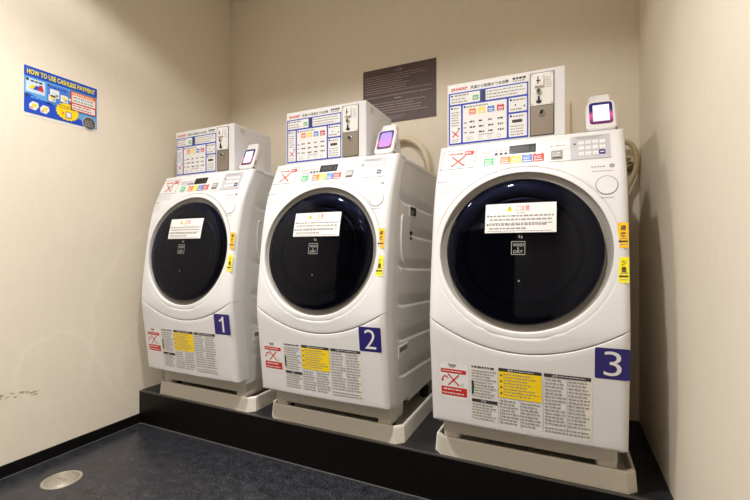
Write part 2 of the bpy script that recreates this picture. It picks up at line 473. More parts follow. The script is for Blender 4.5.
    b = MB(); ringmesh([(.2607, -.0085), (.2585, -.0115), (.2455, -.0205), (.2425, -.0225), (.2392, -.0225)], RING, b); door = P(b, 'door')
    b = MB(); ringmesh([(.2795, .0002), (.2765, .0006), (.264, .0007), (.2622, .0002), (.2612, -.0020), (.2607, -.0090)], WHITE, b); P(b, 'door_lip', par=door)
    HD, HC, RD = .001, .014, .2345
    b = MB(); prof = [(.2402, -.0225), (.2396, -.014), (.2384, -.005), (.2368, -.001)]+[(RD*(1-k/12), HD+HC*(1-(1-k/12)**2)) for k in range(0, 12)]
    ringmesh(prof+[(.004, HD+HC)], GLASS, b, center=True); P(b, 'glass', par=door)
    b = MB(); ringmesh([(.2355, -.021), (.222, -.013), (.19, -.011), (.183, -.015), (.178, -.022)], GASKET, b)
    ringmesh([(.178, -.022), (.172, -.014), (.165, -.017), (.15, -.021), (.12, -.024), (.06, -.026)], DRUM, b, center=True)
    b2 = P(b, 'door_bowl', par=door)
    dm = dome(HD, HC, RD)
    SG = lambda x, z, h: S(x, z, dm(x, z)+h+.0008)
    EZ = .001
    b = Dec(lambda x, z, h: SG(.190+(x-.197)*(.215/.210), .975+(z-.974)*(.0955/.0965), h))
    b.quad(.197, .974, .407, 1.0705, SHEET, 0, .02)
    b.poly([(.262, 1.045), (.282, 1.045), (.272, 1.064)], YEL, 1)
    b.poly([(.2706, 1.0495), (.2734, 1.0495), (.2734, 1.059), (.2706, 1.059)], INK, 2)
    b.text('ご注意', .288, 1.045, .332, 1.064, PINK, 1, .01)
    b.quad(.292, 1.037, .318, 1.039, INKG, 1)
    for z in (1.027, .998): b.quad(.203, z, .208, z+.006, INK, 1)
    b.lines(.211, 1.011, .402, 1.035, 2, INKG, 1, .45, 3, .05)
    b.lines(.211, 1.000, .402, 1.010, 1, INKG, 1, .3, 9, .05)
    b.lines(.211, .982, .402, 1.006, 2, INKG, 1, .42, 4, .5)
    b.lines(.205, .976, .402, .983, 1, INKG, 1, .3, 5, .05)
    P(b, 'notice_label', par=door)
    b = Dec(lambda x, z, h: SG(x-.0032, z+EZ, h)); b.frame(.277, .904, .319, .946, .0016, INKL, 0)
    b.text('WASH', .282, .930, .314, .940, INKL, 0, .01); b.text('&', .295, .920, .301, .928, INKL, 0); b.text('DRY', .284, .909, .312, .918, INKL, 0, .01)
    b.poly([(.299, .957), (.303, .957), (.303, .965), (.299, .965)], INKG, 0); b.poly([(.305, .956), (.311, .956), (.309, .966)], INKG, 0)
    b.disc(.301, .822, .003, INKL, 0, 10)
    P(b, 'door_emblem', par=door)
    # ---- control panel and print on the front
    b = Dec(S)
    b.rquad(.152, 1.205, .372, 1.292, .008, WHITE, 0)
    b.quad(.157, 1.250, .238, 1.272, CONSOLE, 1)
    b.lines(.16, 1.255, .205, 1.270, 2, INKL, 2, .35, 5)
    for k in range(3): b.quad(.208+.016*k, 1.250, .217+.016*k, 1.257, INK, 2); b.quad(.208+.016*k, 1.264, .217+.016*k, 1.267, PINK, 2)
    b.rquad(.374, 1.250, .442, 1.275, .011, KEY, 1); b.ringd(.408, 1.2625, .0001, .003, INKL, 2, 12)
    b.lines(.382, 1.259, .436, 1.267, 1, INKL, 2, .4, 8)
    b.rquad(.445, 1.207, .558, 1.290, .004, KEYPAD, 1)
    b.lines(.462, 1.278, .55, 1.288, 2, INKG, 2, .4, 11)
    for j, zz in enumerate((1.265, 1.246, 1.226)):
        for i, xx in enumerate((.476, .496, .516, .536)):
            if i == 3 and j == 2: b.rquad(.5255, 1.220, .5435, 1.236, .003, NAVY, 2); b.quad(.529, 1.2265, .540, 1.2295, KEY, 3)
            else:
                b.rquad(xx-.0078, zz-.0058, xx+.0078, zz+.0058, .0035, KEY, 2); b.quad(xx-.004, zz-.0008, xx+.004, zz+.0008, INKL, 3)
    b.disc(.457, 1.262, .0035, INK, 2, 12)
    b.quad(.380, 1.205, .56, 1.2065, INKL, 1)
    def icon(x0, x1, m, seed):
        b.poly([(x0, 1.213), (x1, 1.213), (x1, 1.238), (x1-.004, 1.243), (x1-.010, 1.239), (x0+.010, 1.239), (x0+.004, 1.243), (x0, 1.238)], m, 2)
        b.lines(x0+.004, 1.222, x1-.004, 1.234, 2, KEY, 3, .4, seed); b.quad(x0+.004, 1.216, x1-.004, 1.219, KEY, 3)
    icon(.172, .205, GREEN, 1); icon(.227, .261, ORANGE, 2); icon(.262, .295, YEL, 3); icon(.297, .330, MIDB, 4); icon(.332, .366, RED, 5)
    b.quad(.388, 1.214, .422, 1.245, INKG, 2); b.lines(.392, 1.224, .418, 1.240, 2, KEY, 3, .4, 9); b.quad(.392, 1.217, .418, 1.221, INK, 3)
    b.lines(.172, 1.246, .25, 1.249, 1, INKL, 2, .4, 3)
    cp = P(b, 'control_panel')
    b = Dec(S); b.quad(.255, 1.249, .340, 1.280, LCD, 2); b.quad(.262, 1.255, .318, 1.274, BLACK, 3); b.quad(.328, 1.256, .333, 1.270, DGREEN, 3); P(b, 'display', par=cp)
    # no-shoes style sticker with the red cross
    b = Dec(S); b.poly([(.015, 1.210), (.137, 1.210), (.144, 1.285), (.022, 1.285)], INK, 0); b.poly([(.0168, 1.2118), (.1357, 1.2118), (.1423, 1.2832), (.0236, 1.2832)], SHEET, 1)
    b.rquad(.048, 1.223, .078, 1.245, .01, INKL, 2); b.rquad(.050, 1.225, .076, 1.243, .009, SHEET, 3)
    b.rquad(.086, 1.223, .108, 1.247, .01, INKL, 2); b.rquad(.088, 1.225, .106, 1.245, .009, SHEET, 3)
    b.seg(.055, 1.220, .104, 1.260, .0042, RED, 4); b.seg(.055, 1.260, .104, 1.220, .0042, RED, 4)
    b.lines(.042, 1.265, .098, 1.275, 1, RED, 2, .6, 4); b.quad(.1, 1.262, .134, 1.278, RED, 2); b.lines(.103, 1.266, .131, 1.274, 1, SHEET, 3, .6, 2)
    P(b, 'cross_sticker')
    # pale print under the sticker and over the button
    b = Dec(S); b.lines(.015, 1.185, .13, 1.203, 2, INKL, 0, .25, 3); b.quad(.015, 1.178, .135, 1.1795, INKL, 0); b.lines(.015, 1.158, .06, 1.168, 1, INKG, 0, .5, 6)
    b.quad(.013, 1.150, .075, 1.1515, INKL, 0); b.rquad(.018, 1.118, .04, 1.143, .006, INKL, 0); b.rquad(.0195, 1.1195, .0385, 1.1415, .005, WHITE, 1); b.ringd(.058, 1.131, .007, .0085, INKL, 0, 20)
    b.lines(.503, 1.172, .545, 1.182, 1, INKG, 0, .4, 4); b.rquad(.552, 1.172, .566, 1.184, .003, INKG, 0); b.lines(.505, 1.158, .575, 1.166, 1, INKL, 0, .4, 5)
    b.lines(.522, 1.074, .562, 1.080, 1, INKG, 0, .5, 7, .05)
    P(b, 'front_print')
    b = MB()
    def disc_s(r0, r1, h0, h1, m):
        vs = []; n = 40
        for r, h in ((r0, h0), (r1, h1)):
            for k in range(n):
                a = 2*math.pi*k/n; vs.append(S(.5435+r*math.cos(a), 1.116+r*math.sin(a), h))
        b.add(vs, [(k, (k+1) % n, n+(k+1) % n, n+k) for k in range(n)], m, False)
        if m is WHITE: b.add(vs[n:], [tuple(range(n))], m)
    disc_s(.0300, .0284, .0009, .0007, SOCK); disc_s(.0284, .0275, .0006, .0026, WHITE); P(b, 'power_button')
    # red prohibition sticker
    b = Dec(S); b.rquad(.038, .410, .135, .537, .012, SHEET, 0)
    b.poly([(.066, .533), (.096, .533), (.090, .522), (.072, .522)], INKG, 1)
    b.quad(.041, .501, .128, .515, RED, 1); b.lines(.046, .504, .122, .512, 1, SHEET, 2, .35, 4)
    b.quad(.041, .422, .130, .452, RED, 1); b.lines(.050, .438, .125, .449, 1, SHEET, 2, .4, 6); b.lines(.045, .425, .125, .435, 1, SHEET, 2, .35, 7)
    b.seg(.066, .458, .104, .497, .0045, RED, 1); b.seg(.066, .497, .104, .458, .0045, RED, 1)
    
    for k in range(7):
        a0, a1 = math.radians(15+k*25), math.radians(15+(k+1)*25)
        b.poly([(.056+r_*math.cos(a_), .477+r_*1.2*math.sin(a_)) for r_, a_ in ((.0075, a0), (.0115, a0), (.0115, a1), (.0075, a1))], RED, 1)
    b.poly([(.0405, .476), (.0515, .476), (.046, .467)], RED, 1); b.ringd(.115, .463, .004, .0055, INKL, 1, 12)
    P(b, 'warning_sticker')
    # printed instructions
    b = Dec(S); b.rquad(.142, .345, .503, .543, .003, LABEL, 0)
    b.lines(.147, .528, .222, .540, 1, INK, 1, .45, 31, .1); b.lines(.147, .43, .228, .526, 10, INKG, 1, .4, 32)
    b.quad(.146, .44, .1535, .486, DGREEN, 1.5); b.quad(.146, .413, .229, .424, INK, 1); b.text('注意', .176, .4145, .193, .4225, SHEET, 2)
    b.lines(.147, .352, .228, .410, 6, INKG, 1, .4, 33)
    b.quad(.234, .529, .363, .540, INK, 1); b.text('警告', .262, .5305, .279, .5385, SHEET, 2); b.lines(.282, .531, .345, .538, 1, SHEET, 2, .3, 3)
    b.quad(.234, .442, .363, .529, YEL, 1)
    for k in range(4):
        zz = .514-k*.02; b.poly([(.238, zz), (.246, zz), (.242, zz+.008)], INK, 2)
    b.lines(.249, .448, .358, .526, 8, INKG, 2, .32, 34, .4)
    b.lines(.236, .352, .296, .437, 8, INKG, 1, .4, 35); b.lines(.302, .352, .362, .437, 8, INKG, 1, .4, 36)
    b.quad(.37, .529, .499, .540, INK, 1); b.text('注意', .392, .5305, .409, .5385, SHEET, 2); b.lines(.412, .531, .488, .538, 1, SHEET, 2, .3, 4)
    b.lines(.372, .374, .432, .526, 14, INKG, 1, .4, 37); b.lines(.438, .374, .498, .526, 14, INKG, 1, .4, 38); b.lines(.372, .349, .498, .370, 2, INKG, 1, .4, 39)
    for xx in (.231, .3665, .434, .299): b.quad(xx, .35, xx+.0012, .525, INKL, 1)
    P(b, 'instruction_label')
    return w

def course_stickers(w, dx=0):   # amber and lemon stickers beside the door
    for z0, z1, m, ch in ((.926, 1.0, YELO, '標準'), (.825, .899, YELL, '少量')):
        b = Dec(lambda x, z, h: S(x+dx, z, h)); b.quad(.569, z0, .596, z1, m, 0, .02); hh = z1-z0
        b.text(ch[0], .576, z1-.024, .590, z1-.008, INK, 1, .012); b.text(ch[1], .576, z1-.044, .590, z1-.028, INK, 1, .012)
        b.quad(.572, z0+.016, .594, z0+.021, INK, 1); b.quad(.574, z0+.008, .594, z0+.010, INKG, 1); b.poly([(.5695, z0+.0185), (.575, z0+.024), (.575, z0+.013)], INK, 1)
        b.quad(.574, z0+.028-.002, .594, z0+.028, INKG, 1)
        o = b.build('course_sticker', w, ORG); tag(o, label='amber sticker' if m is YELO else 'lemon yellow sticker')

def number_plate(w, d, dx=0):
    b = Dec(lambda x, z, h: S(x+dx, z, h)); b.rquad(.508, .5425, .597, .6355, .005, NAVY, 0); p = b.build('number_plate', w, ORG)
    b = Dec(lambda x, z, h: S(x+dx, z, h)); wd = {'1': (.539, .563), '2': (.531, .576), '3': (.531, .576)}[d]
    if d == '1': b.poly([(.5535, .554), (.564, .554), (.564, .625), (.5565, .625), (.553, .618), (.5455, .612), (.538, .609), (.538, .6005), (.546, .603), (.5535, .6075)], SHEET, 1)
    else: b.text(d, wd[0], .553, wd[1], .626, SHEET, 1, -.007, res=10)
    b.build('digit', p, ORG)

w0 = make_washer(); washers = [w0]
for i in (1, 2):
    c = copy_tree(w0); c.location = (X[i]+ORG[0], ORG[1], ORG[2]); washers.append(c)
for i, w in enumerate(washers):
    number_plate(w, str(i+1), (-.006, -.011, 0)[i])
    course_stickers(w, (0, -.007, 0)[i])
    tag(w, 'white front-loading washer-dryer with blue plate number %d on its front' % (i+1), 'washing machine', 'row of coin washers')

# ------------------------------------------------------------------ drain pans
def make_tray():
    t = empty('drain_pan', (0, 0, 0))
    x0, x1, y0, y1, ch = -.322, .322, 1.453-1.74, 2.075-1.74, .028
    def loop(ins, z, c):
        a, b_, c_, d = x0+ins, x1-ins, y0+ins, y1-ins
        return [(a+c, c_, z), (b_-c, c_, z), (b_, c_+c, z), (b_, d-c, z), (b_-c, d, z), (a+c, d, z), (a, d-c, z), (a, c_+c, z)]
    L = [loop(0, 0, ch), loop(.0045, .059, ch), loop(.007, .0645, ch), loop(.010, .0655, ch), loop(.014, .0650, ch*.9), loop(.0155, .062, ch*.9), loop(.017, .0105, ch*.9)]
    b = MB(); vs = [p for l in L for p in l]; fs = [tuple(range(8))[::-1]]
    for i in range(len(L)-1):
        for k in range(8): fs.append((i*8+k, i*8+(k+1) % 8, (i+1)*8+(k+1) % 8, (i+1)*8+k))
    fs.append(tuple(range((len(L)-1)*8, len(L)*8))); b.add(vs, fs, TRAY); b.build('pan', t)
    return t
t0 = make_tray()
for i in range(3):
    t = t0 if i == 0 else copy_tree(t0); t.location = (X[i]+.3102, 1.74, ZP)
    tag(t, 'beige drain pan on the black plinth under washer number %d' % (i+1), 'drain pan', 'drain pans under the washers')

# ------------------------------------------------------------------ coin boxes
BO = (.223, 1.69, ZTOP)
def make_coin_box():
    e = empty('coin_box', (0, 0, 0)); yf_ = 1.5514
    b = MB(); b.box(.0145, .4305, yf_, 1.834, 1.3175, 1.5595, WHITE, .004)
    box = b.build('housing', e, BO)
    for x in (.04, .405):
        for y in (1.575, 1.81):
            b = MB(); b.lathe((x, y, ZTOP), (0, 0, 1), [(.010, 0), (.010, .0125)], BLACK, 16); b.build('foot', e, BO)
    Fp = lambda x, z, h: (x, yf_-h, z)
    # instruction sheet
    b = Dec(Fp); x0, x1, z0, z1 = .021, .310, 1.325, 1.552
    b.quad(x0, z0, x1, z1, SHEET, 0)
    b.text('SHARP', x0+.010, z1-.021, x0+.072, z1-.009, RED, 1, .03)
    b.text('洗濯から乾燥まで全自動', x0+.083, z1-.022, x0+.222, z1-.009, INK, 1, .01)
    b.lines(x0+.236, z1-.016, x1-.006, z1-.005, 1, INK, 1, .7, 3, .05); b.lines(x0+.236, z1-.024, x1-.006, z1-.016, 1, INKG, 1, .5, 4)
    fz1 = z1-.028; fh = fz1-z0-.001; fw = x1-x0
    b.quad(x0, z0, x1, fz1, BLUE, 1)
    px = lambda u: x0+u*fw
    pz = lambda v: fz1-v*fh
    def cell(u0, v0, u1, v1): b.rquad(px(u0), pz(v1), px(u1), pz(v0), .003, SHEET, 2)
    cell(.02, .025, .41, .225); cell(.485, .025, .985, .225); cell(.02, .26, .165, .975); cell(.19, .26, .745, .975); cell(.77, .26, .985, .52); cell(.77, .555, .985, .975)
    b.rquad(px(.43), pz(.235), px(.472), pz(.02), .004, INK, 2)
    for u, v in ((.045, .06), (.045, .30), (.215, .30), (.795, .30), (.795, .595)): b.disc(px(u), pz(v), .0042, NAVY, 3, 14)
    b.lines(px(.08), pz(.09), px(.3), pz(.03), 1, INKG, 3, .5, 5); b.lines(px(.04), pz(.21), px(.28), pz(.1), 2, INKG, 3, .4, 6)
    ic = lambda u, v, m, s=.0105: (b.poly([(px(u)-s, pz(v)-s*.9), (px(u)+s, pz(v)-s*.9), (px(u)+s, pz(v)+s*.6), (px(u)+s*.6, pz(v)+s), (px(u)+s*.3, pz(v)+s*.75), (px(u)-s*.3, pz(v)+s*.75), (px(u)-s*.6, pz(v)+s), (px(u)-s, pz(v)+s*.6)], m, 3),
                                   b.quad(px(u)-s*.7, pz(v)-s*.2, px(u)+s*.7, pz(v)+s*.15, SHEET, 4), b.quad(px(u)-s*.7, pz(v)-s*.7, px(u)+s*.7, pz(v)-s*.5, SHEET, 4))
    ic(.355, .14, GREEN)
    b.lines(px(.5), pz(.21), px(.97), pz(.04), 3, INKG, 3, .35, 7)
    b.lines(px(.07), pz(.33), px(.15), pz(.28), 1, INKG, 3, .5, 8); b.lines(px(.04), pz(.66), px(.15), pz(.36), 6, INKG, 3, .4, 9)
    b.seg(px(.05), pz(.74), px(.135), pz(.86), .0035, RED, 4); b.seg(px(.05), pz(.86), px(.135), pz(.74), .0035, RED, 4)
    b.lines(px(.04), pz(.96), px(.15), pz(.89), 2, INKG, 3, .4, 10); b.quad(px(.125), pz(.72), px(.15), pz(.69), INK, 3)
    b.lines(px(.24), pz(.33), px(.55), pz(.28), 1, INKG, 3, .5, 11)
    for k, m in enumerate((ORANGE, YEL, MIDB, RED)):
        u = .315+.118*k; ic(u, .40, m, .0125)
        for j in range(3): b.lines(px(u-.035), pz(.62+.105*j), px(u+.04), pz(.57+.105*j), 1, INK, 3, .6, 20+k*3+j)
        b.ringd(px(u-.02), pz(.915), .0055, .007, INKL, 3, 14)
    b.lines(px(.205), pz(.84), px(.25), pz(.56), 3, INKG, 3, .25, 12); b.lines(px(.4), pz(.875), px(.6), pz(.85), 1, INKG, 3, .6, 13); b.ringd(px(.25), pz(.915), .0055, .007, INKL, 3, 14)
    b.lines(px(.82), pz(.33), px(.97), pz(.28), 1, INKG, 3, .5, 14); b.disc(px(.85), pz(.4), .003, INK, 3, 10); b.disc(px(.955), pz(.43), .003, INK, 3, 10)
    b.lines(px(.79), pz(.5), px(.97), pz(.45), 1, INKG, 3, .5, 15); b.quad(px(.785), pz(.48), px(.80), pz(.465), RED, 4)
    b.lines(px(.82), pz(.63), px(.97), pz(.58), 1, INKG, 3, .5, 16); b.quad(px(.81), pz(.72), px(.93), pz(.665), INK, 3)
    b.lines(px(.79), pz(.96), px(.97), pz(.76), 4, INKG, 3, .35, 17)
    b.build('instruction_sheet', e, BO)
    # coin mechanism plate
    b = MB(); b.box(.3155, .3955, yf_-.002, yf_+.01, 1.3245, 1.548, BLACK, .001); b.box(.318, .393, yf_-.004, yf_, 1.4315, 1.5455, COINP, .001); b.box(.318, .393, yf_-.0035, yf_, 1.327, 1.4295, COINM, .001)
    for x in (.323, .388):
        for z in (1.541, 1.437): b.lathe((x, yf_-.004, z), (0, -1, 0), [(.0024, 0), (.0018, .0012)], CHROME, 10)
    D2 = Dec(lambda x, z, h: (x, yf_-.004-h, z)); D2.lines(.37, 1.49, .389, 1.53, 5, INKL, 0, .35, 3); D2.quad(.341, 1.438, .352, 1.447, INK, 0)
    b2 = D2
    plate = b.build('coin_plate', e, BO); b2.build('plate_print', plate, BO)
    b = MB(); b.box(.331, .362, yf_-.012, yf_-.004, 1.497, 1.537, COINP, .003); b.box(.3415, .3445, yf_-.0128, yf_-.011, 1.505, 1.531, BLACK); b.box(.338, .351, yf_-.0128, yf_-.011, 1.514, 1.518, INK); b.build('coin_slot', plate, BO)
    b = MB(); b.lathe((.345, yf_-.004, 1.48), (0, -1, 0), [(.0085, 0), (.0085, .006), (.005, .008)], CHROME, 20); b.box(.343, .347, yf_-.0135, yf_-.011, 1.474, 1.486, BLACK); b.build('return_knob', plate, BO)
    b = MB(); b.box(.342, .348, yf_-.010, yf_-.004, 1.445, 1.463, BLACK, .0015); b.box(.336, .354, yf_-.0055, yf_-.004, 1.441, 1.449, INK); b.build('return_lever', plate, BO)
    b = MB(); b.lathe((.354, yf_-.0035, 1.405), (0, -1, 0), [(.0115, 0), (.0110, .004), (.008, .005)], CHROME, 24); b.lathe((.354, yf_-.0086, 1.405), (0, -1, 0), [(.0072, 0), (.0068, .0006)], BLACK, 20); b.build('lock', plate, BO)
    # side maker's sticker
    Fs = lambda y, z, h: (.4305+h, y, z)
    b = Dec(Fs); b.quad(1.59, 1.515, 1.632, 1.545, LABEL, 0); b.lines(1.593, 1.52, 1.63, 1.543, 4, INKL, 1, .45, 5); b.build('rating_label', e, BO)
    return e
cb = make_coin_box(); boxes = [cb]
for i in range(3):
    o = cb if i == 0 else copy_tree(cb); o.location = (X[i]+BO[0], BO[1], BO[2])
    tag(o, 'white coin box with blue-framed instruction sheet on top of washer number %d' % (i+1), 'coin box', 'coin boxes on the washers')

# ------------------------------------------------------------------ payment terminals
TX = [.4815, .502, .54]; TYAW = [-.038, -.087, .045]
def rslab(b, x0, x1, z0, z1, r, y0, y1):
    # slab with generously rounded corners and softened front and back edges
    L = []
    for ins, y in ((.006, y0), (.002, y0+.0015), (0, y0+.006), (0, y1-.006), (.002, y1-.0015), (.006, y1)):
        rr = max(r-ins, .002); ring = []
        for cx, cz, a0 in ((x1-ins-rr, z1-ins-rr, 0), (x0+ins+rr, z1-ins-rr, 90), (x0+ins+rr, z0+ins+rr, 180), (x1-ins-rr, z0+ins+rr, 270)):
            for k in range(7):
                a = math.radians(a0+15*k); ring.append((cx+rr*math.cos(a), y, cz+rr*math.sin(a)))
        L.append(ring)
    n = len(L[0]); vs = [p for l in L for p in l]; fs = []
    for i in range(len(L)-1):
        for k in range(n): fs.append((i*n+k, (i+1)*n+k, (i+1)*n+(k+1) % n, i*n+(k+1) % n))
    b.add(vs, fs, TERM, True); b.add(L[0], [tuple(range(n))], TERM); b.add(L[-1], [tuple(range(n))[::-1]], TERM)
def make_terminal():
    e = empty('payment_terminal', (0, 0, 0)); a = .384; sn, cs = math.sin(a), math.cos(a)
    o = Vector((0, -.04, .044))   # bottom centre of the screen (empty sits on the top cover at y 1.62)
    # local: x across, y = depth behind the face, z up the face
    def tl(p): return o+Vector((p[0], p[2]*sn+p[1]*cs, p[2]*cs-p[1]*sn))
    b = MB(); rslab(b, -.047, .047, -.024, .099, .019, 0, .026); b.xform(tl); body = b.build('body', e)
    b = MB(); rslab(b, -.037, .034, .060, .130, .013, .006, .040); b.xform(tl); b.build('printer_head', e)
    b = MB(); b.prism([(-.040, 0), (-.043, .022), (-.030, .030), (.02, .10), (.036, .10), (.062, .028), (.066, 0)], -.038, .038, TERM, .004); b.build('stand', e)
    b = MB(); b.box(.0462, .0478, .009, .016, .0, .03, SOCK, .0005); b.box(.0462, .0478, .008, .018, -.018, -.010, BLACK, .0005); b.xform(tl); b.build('side_slot', e)
    return e, tl
term0, TL = make_terminal()
def screen(e, m, k):
    D = Dec(lambda x, z, h: TL((x, -h, z))); D.rquad(-.0355, -.0005, .0355, .0905, .011, BEZEL, 0)
    s = D.build('screen', e)
    D = Dec(lambda x, z, h: TL((x, -h, z))); D.quad(-.0245, .011, .0255, .079, m, 1) if k != 1 else D.rquad(-.027, .010, .029, .082, .012, m, 1)
    if k == 2: D.lines(-.02, .05, .02, .074, 3, PALEB, 2, .2, 3)
    D.build('lit_page', s)
for i in range(3):
    e = term0 if i == 0 else copy_tree(term0, skip=('screen', 'lit_page'))
    e.location = (X[i]+TX[i], 1.62, ZTOP); e.rotation_euler.z = TYAW[i]
    tag(e, ('small white payment terminal with white screen beside the coin box of washer number 1',
            'small white payment terminal with lilac screen beside the coin box of washer number 2',
            'small white payment terminal with pink-rimmed white screen on top of washer number 3')[i], 'payment terminal', 'payment terminals on the washers')
terms = [o for o in C.objects if o.name.startswith('payment_terminal')]
for i, e in enumerate(sorted(terms, key=lambda o: o.location.x)): screen(e, (SCR_WHITE, SCR_LILAC, SCR_WHITE)[i], i)

# ------------------------------------------------------------------ hoses, pipe cover, tap
b = MB(); b.tube(spline([(X[1]+.27, 2.066, ZP+.09), (X[1]+.275, 2.066, 1.3), (X[1]+.31, 2.066, 1.46), (X[1]+.379, 2.066, 1.520), (X[1]+.431, 2.066, 1.520), (X[1]+.471, 2.066, 1.499), (X[1]+.504, 2.066, 1.469), (X[1]+.527, 2.066, 1.425), (X[1]+.541, 2.066, 1.37), (X[1]+.546, 2.066, 1.29), (X[1]+.546, 2.066, 1.1), (X[1]+.546, 2.066, ZP+.09)], 8), .0165, HOSE, 14)
tag(b.build('drain_hose'), 'thick cream hose arching behind the top of washer number 2', 'hose')
b = MB(); pts = spline([(X[0]+.44, 2.068, ZP+.09), (X[0]+.44, 2.068, 1.2), (X[0]+.455, 2.064, 1.33), (X[0]+.49, 2.064, 1.42), (X[0]+.545, 2.064, 1.40), (X[0]+.585, 2.064, 1.32), (X[0]+.59, 2.064, 1.1), (X[0]+.59, 2.068, ZP+.09)], 10)
b.tube(pts, .012, HOSE, 12); tag(b.build('drain_hose'), 'cream hose behind the coin box of washer number 1', 'hose')
b = MB(); b.box(X[2]+.385, X[2]+.4545, 2.078, YB, ZP, 1.604, HOSE, .006); tag(b.build('pipe_cover'), 'narrow beige pipe cover on back wall behind the coin box of washer number 3', 'pipe cover')
b = MB(); pts = spline([(.20, 2.046, ZP+.09), (.20, 2.046, 1.1), (.195, 2.046, 1.31), (.222, 2.046, 1.382), (.258, 2.046, 1.378), (.280, 2.046, 1.335), (.281, 2.046, 1.275), (.262, 2.046, 1.222), (.240, 2.046, 1.16), (.232, 2.046, 1.0), (.232, 2.046, ZP+.09)], 14)
b.tube(pts, lambda t: .0105+.0016*math.sin(t*420), HOSED, 12)
tag(b.build('supply_hose'), 'ribbed beige hose looping beside washer number 3 in the corner', 'hose')
tp = empty('water_tap', (.268, YB, 1.285), 'metal water tap on the back wall corner beside washer number 3', 'tap')
b = MB(); b.lathe((0, 0, 0), (0, -1, 0), [(.022, 0), (.022, .005), (.011, .007), (.011, .02)], BRASS, 20); b.build('flange', tp)
b = MB(); b.tube(spline([(0, -.018, 0), (-.012, -.022, 0), (-.03, -.022, -.005), (-.04, -.022, -.03), (-.041, -.022, -.06)], 6), .011, BRASS, 12); b.build('spout', tp)
b = MB(); b.lathe((-.022, -.022, .008), (0, 0, 1), [(.007, 0), (.007, .02), (.018, .022), (.018, .03), (.012, .034)], HOSED, 16); b.build('handle', tp)

# ------------------------------------------------------------------ wall sheets
Fb = lambda x, z, h: (x, YB-.004-h, z)
e = empty('notice_sign', (-.829, YB, 1.787), 'dark brown notice board with pale small print on the back wall', 'sign')
so = (-.829, YB, 1.787)
b = MB(); b.box(-1.045, -.613, YB-.004, YB, 1.632, 1.942, SIGNB, .001); b.build('board', e, so)
b = Dec(Fb); b.text('ご注意', -.852, 1.912, -.806, 1.926, SIGNT, 0)
b.lines(-1.03, 1.80, -.63, 1.905, 8, SIGNT, 0, .22, 41, .45); b.lines(-1.03, 1.775, -.63, 1.79, 1, SIGNT, 0, .25, 42, .05)
b.lines(-.85, 1.758, -.81, 1.77, 1, SIGNT, 0, .5, 43, .02); b.lines(-1.0, 1.68, -.63, 1.752, 5, SIGNT, 0, .24, 44, .3); b.lines(-.9, 1.648, -.78, 1.67, 2, SIGNT, 0, .24, 45, .2)
b.build('sign_print', e, so)

Fl = lambda y, z, h: (XL+.001+h, y, z)
e = empty('payment_poster', (XL, 1.075, 1.595), 'blue and yellow cashless payment poster on the left wall', 'poster'); so = (XL, 1.075, 1.595)
y0, y1, z0, z1 = .928, 1.222, 1.491, 1.701; W_, H_ = y1-y0, z1-z0
b = MB(); b.box(XL, XL+.001, y0, y1, z0, z1, SHEET); b.build('paper', e, so)
b = Dec(Fl); U = lambda u: y0+u*W_; V = lambda v: z1-v*H_
b.quad(U(0), V(.94), U(1), V(0), SKYB, 0); b.quad(U(0), V(.205), U(1), V(0), ROYAL, 1)
b.text('HOW TO USE CASHLESS PAYMENT', U(.035)+.001, V(.158)-.001, U(.965)+.001, V(.055)-.001, INK, 2, .045); b.text('HOW TO USE CASHLESS PAYMENT', U(.035), V(.158), U(.965), V(.055), YELL, 3, .02)
b.rquad(U(.02), V(.52), U(.26), V(.24), .004, PALEB, 2)
b.poly([(U(.045), V(.43)), (U(.10), V(.36)), (U(.145), V(.36)), (U(.105), V(.45))], YEL, 3); b.poly([(U(.105), V(.45)), (U(.145), V(.36)), (U(.19), V(.36)), (U(.165), V(.45))], ROYAL, 3); b.poly([(U(.165), V(.45)), (U(.19), V(.33)), (U(.225), V(.33)), (U(.245), V(.45))], RED, 3)
b.lines(U(.08), V(.32), U(.24), V(.25), 1, INK, 3, .5, 3); b.disc(U(.04), V(.27), .006, INK, 3, 12)
b.rquad(U(.285), V(.66), U(.585), V(.24), .004, MIDB, 2); b.lines(U(.33), V(.33), U(.57), V(.25), 1, ROYAL, 3, .5, 4); b.disc(U(.305), V(.265), .005, INK, 3, 12)
for u, v, s_ in ((.385, .41, .018), (.35, .52, .014), (.515, .46, .015)):
    b.rquad(U(u)-s_, V(v)-s_, U(u)+s_, V(v)+s_, .004, SHEET, 3); b.quad(U(u)-s_*.5, V(v)-s_*.3, U(u)+s_*.3, V(v)+s_*.5, YEL if s_ < .016 else PALEB, 4); b.quad(U(u)+s_*.2, V(v)-s_*.7, U(u)+s_*.8, V(v)-.1*s_, INKG, 4)
pts = [(U(0), V(.94)), (U(0), V(.56)), (U(.05), V(.55)), (U(.2), V(.6)), (U(.4), V(.66)), (U(.62), V(.74)), (U(.8), V(.84)), (U(.86), V(.94))]
b.poly(pts, ROYAL, 2); b.lines(U(.08), V(.64), U(.36), V(.58), 1, SKYB, 3, .5, 5); b.disc(U(.035), V(.6), .006, INK, 3, 12)
for u, v in ((.12, .78), (.255, .8)):
    b.poly([(U(u)-.015, V(v)-.016), (U(u)+.006, V(v)-.018), (U(u)+.018, V(v)), (U(u)+.014, V(v)+.016), (U(u)-.006, V(v)+.018), (U(u)-.018, V(v)+.002)], SHEET, 3); b.quad(U(u)-.006, V(v)-.004, U(u)+.010, V(v)+.009, YEL, 4); b.quad(U(u)-.013, V(v)-.014, U(u)-.004, V(v)-.006, PINK, 4)
st = []
for k in range(36):
    a = 2*math.pi*k/36; r = 1 if k % 2 else .9; st.append((U(.56)+.049*r*math.cos(a), V(.72)+.040*r*math.sin(a)))
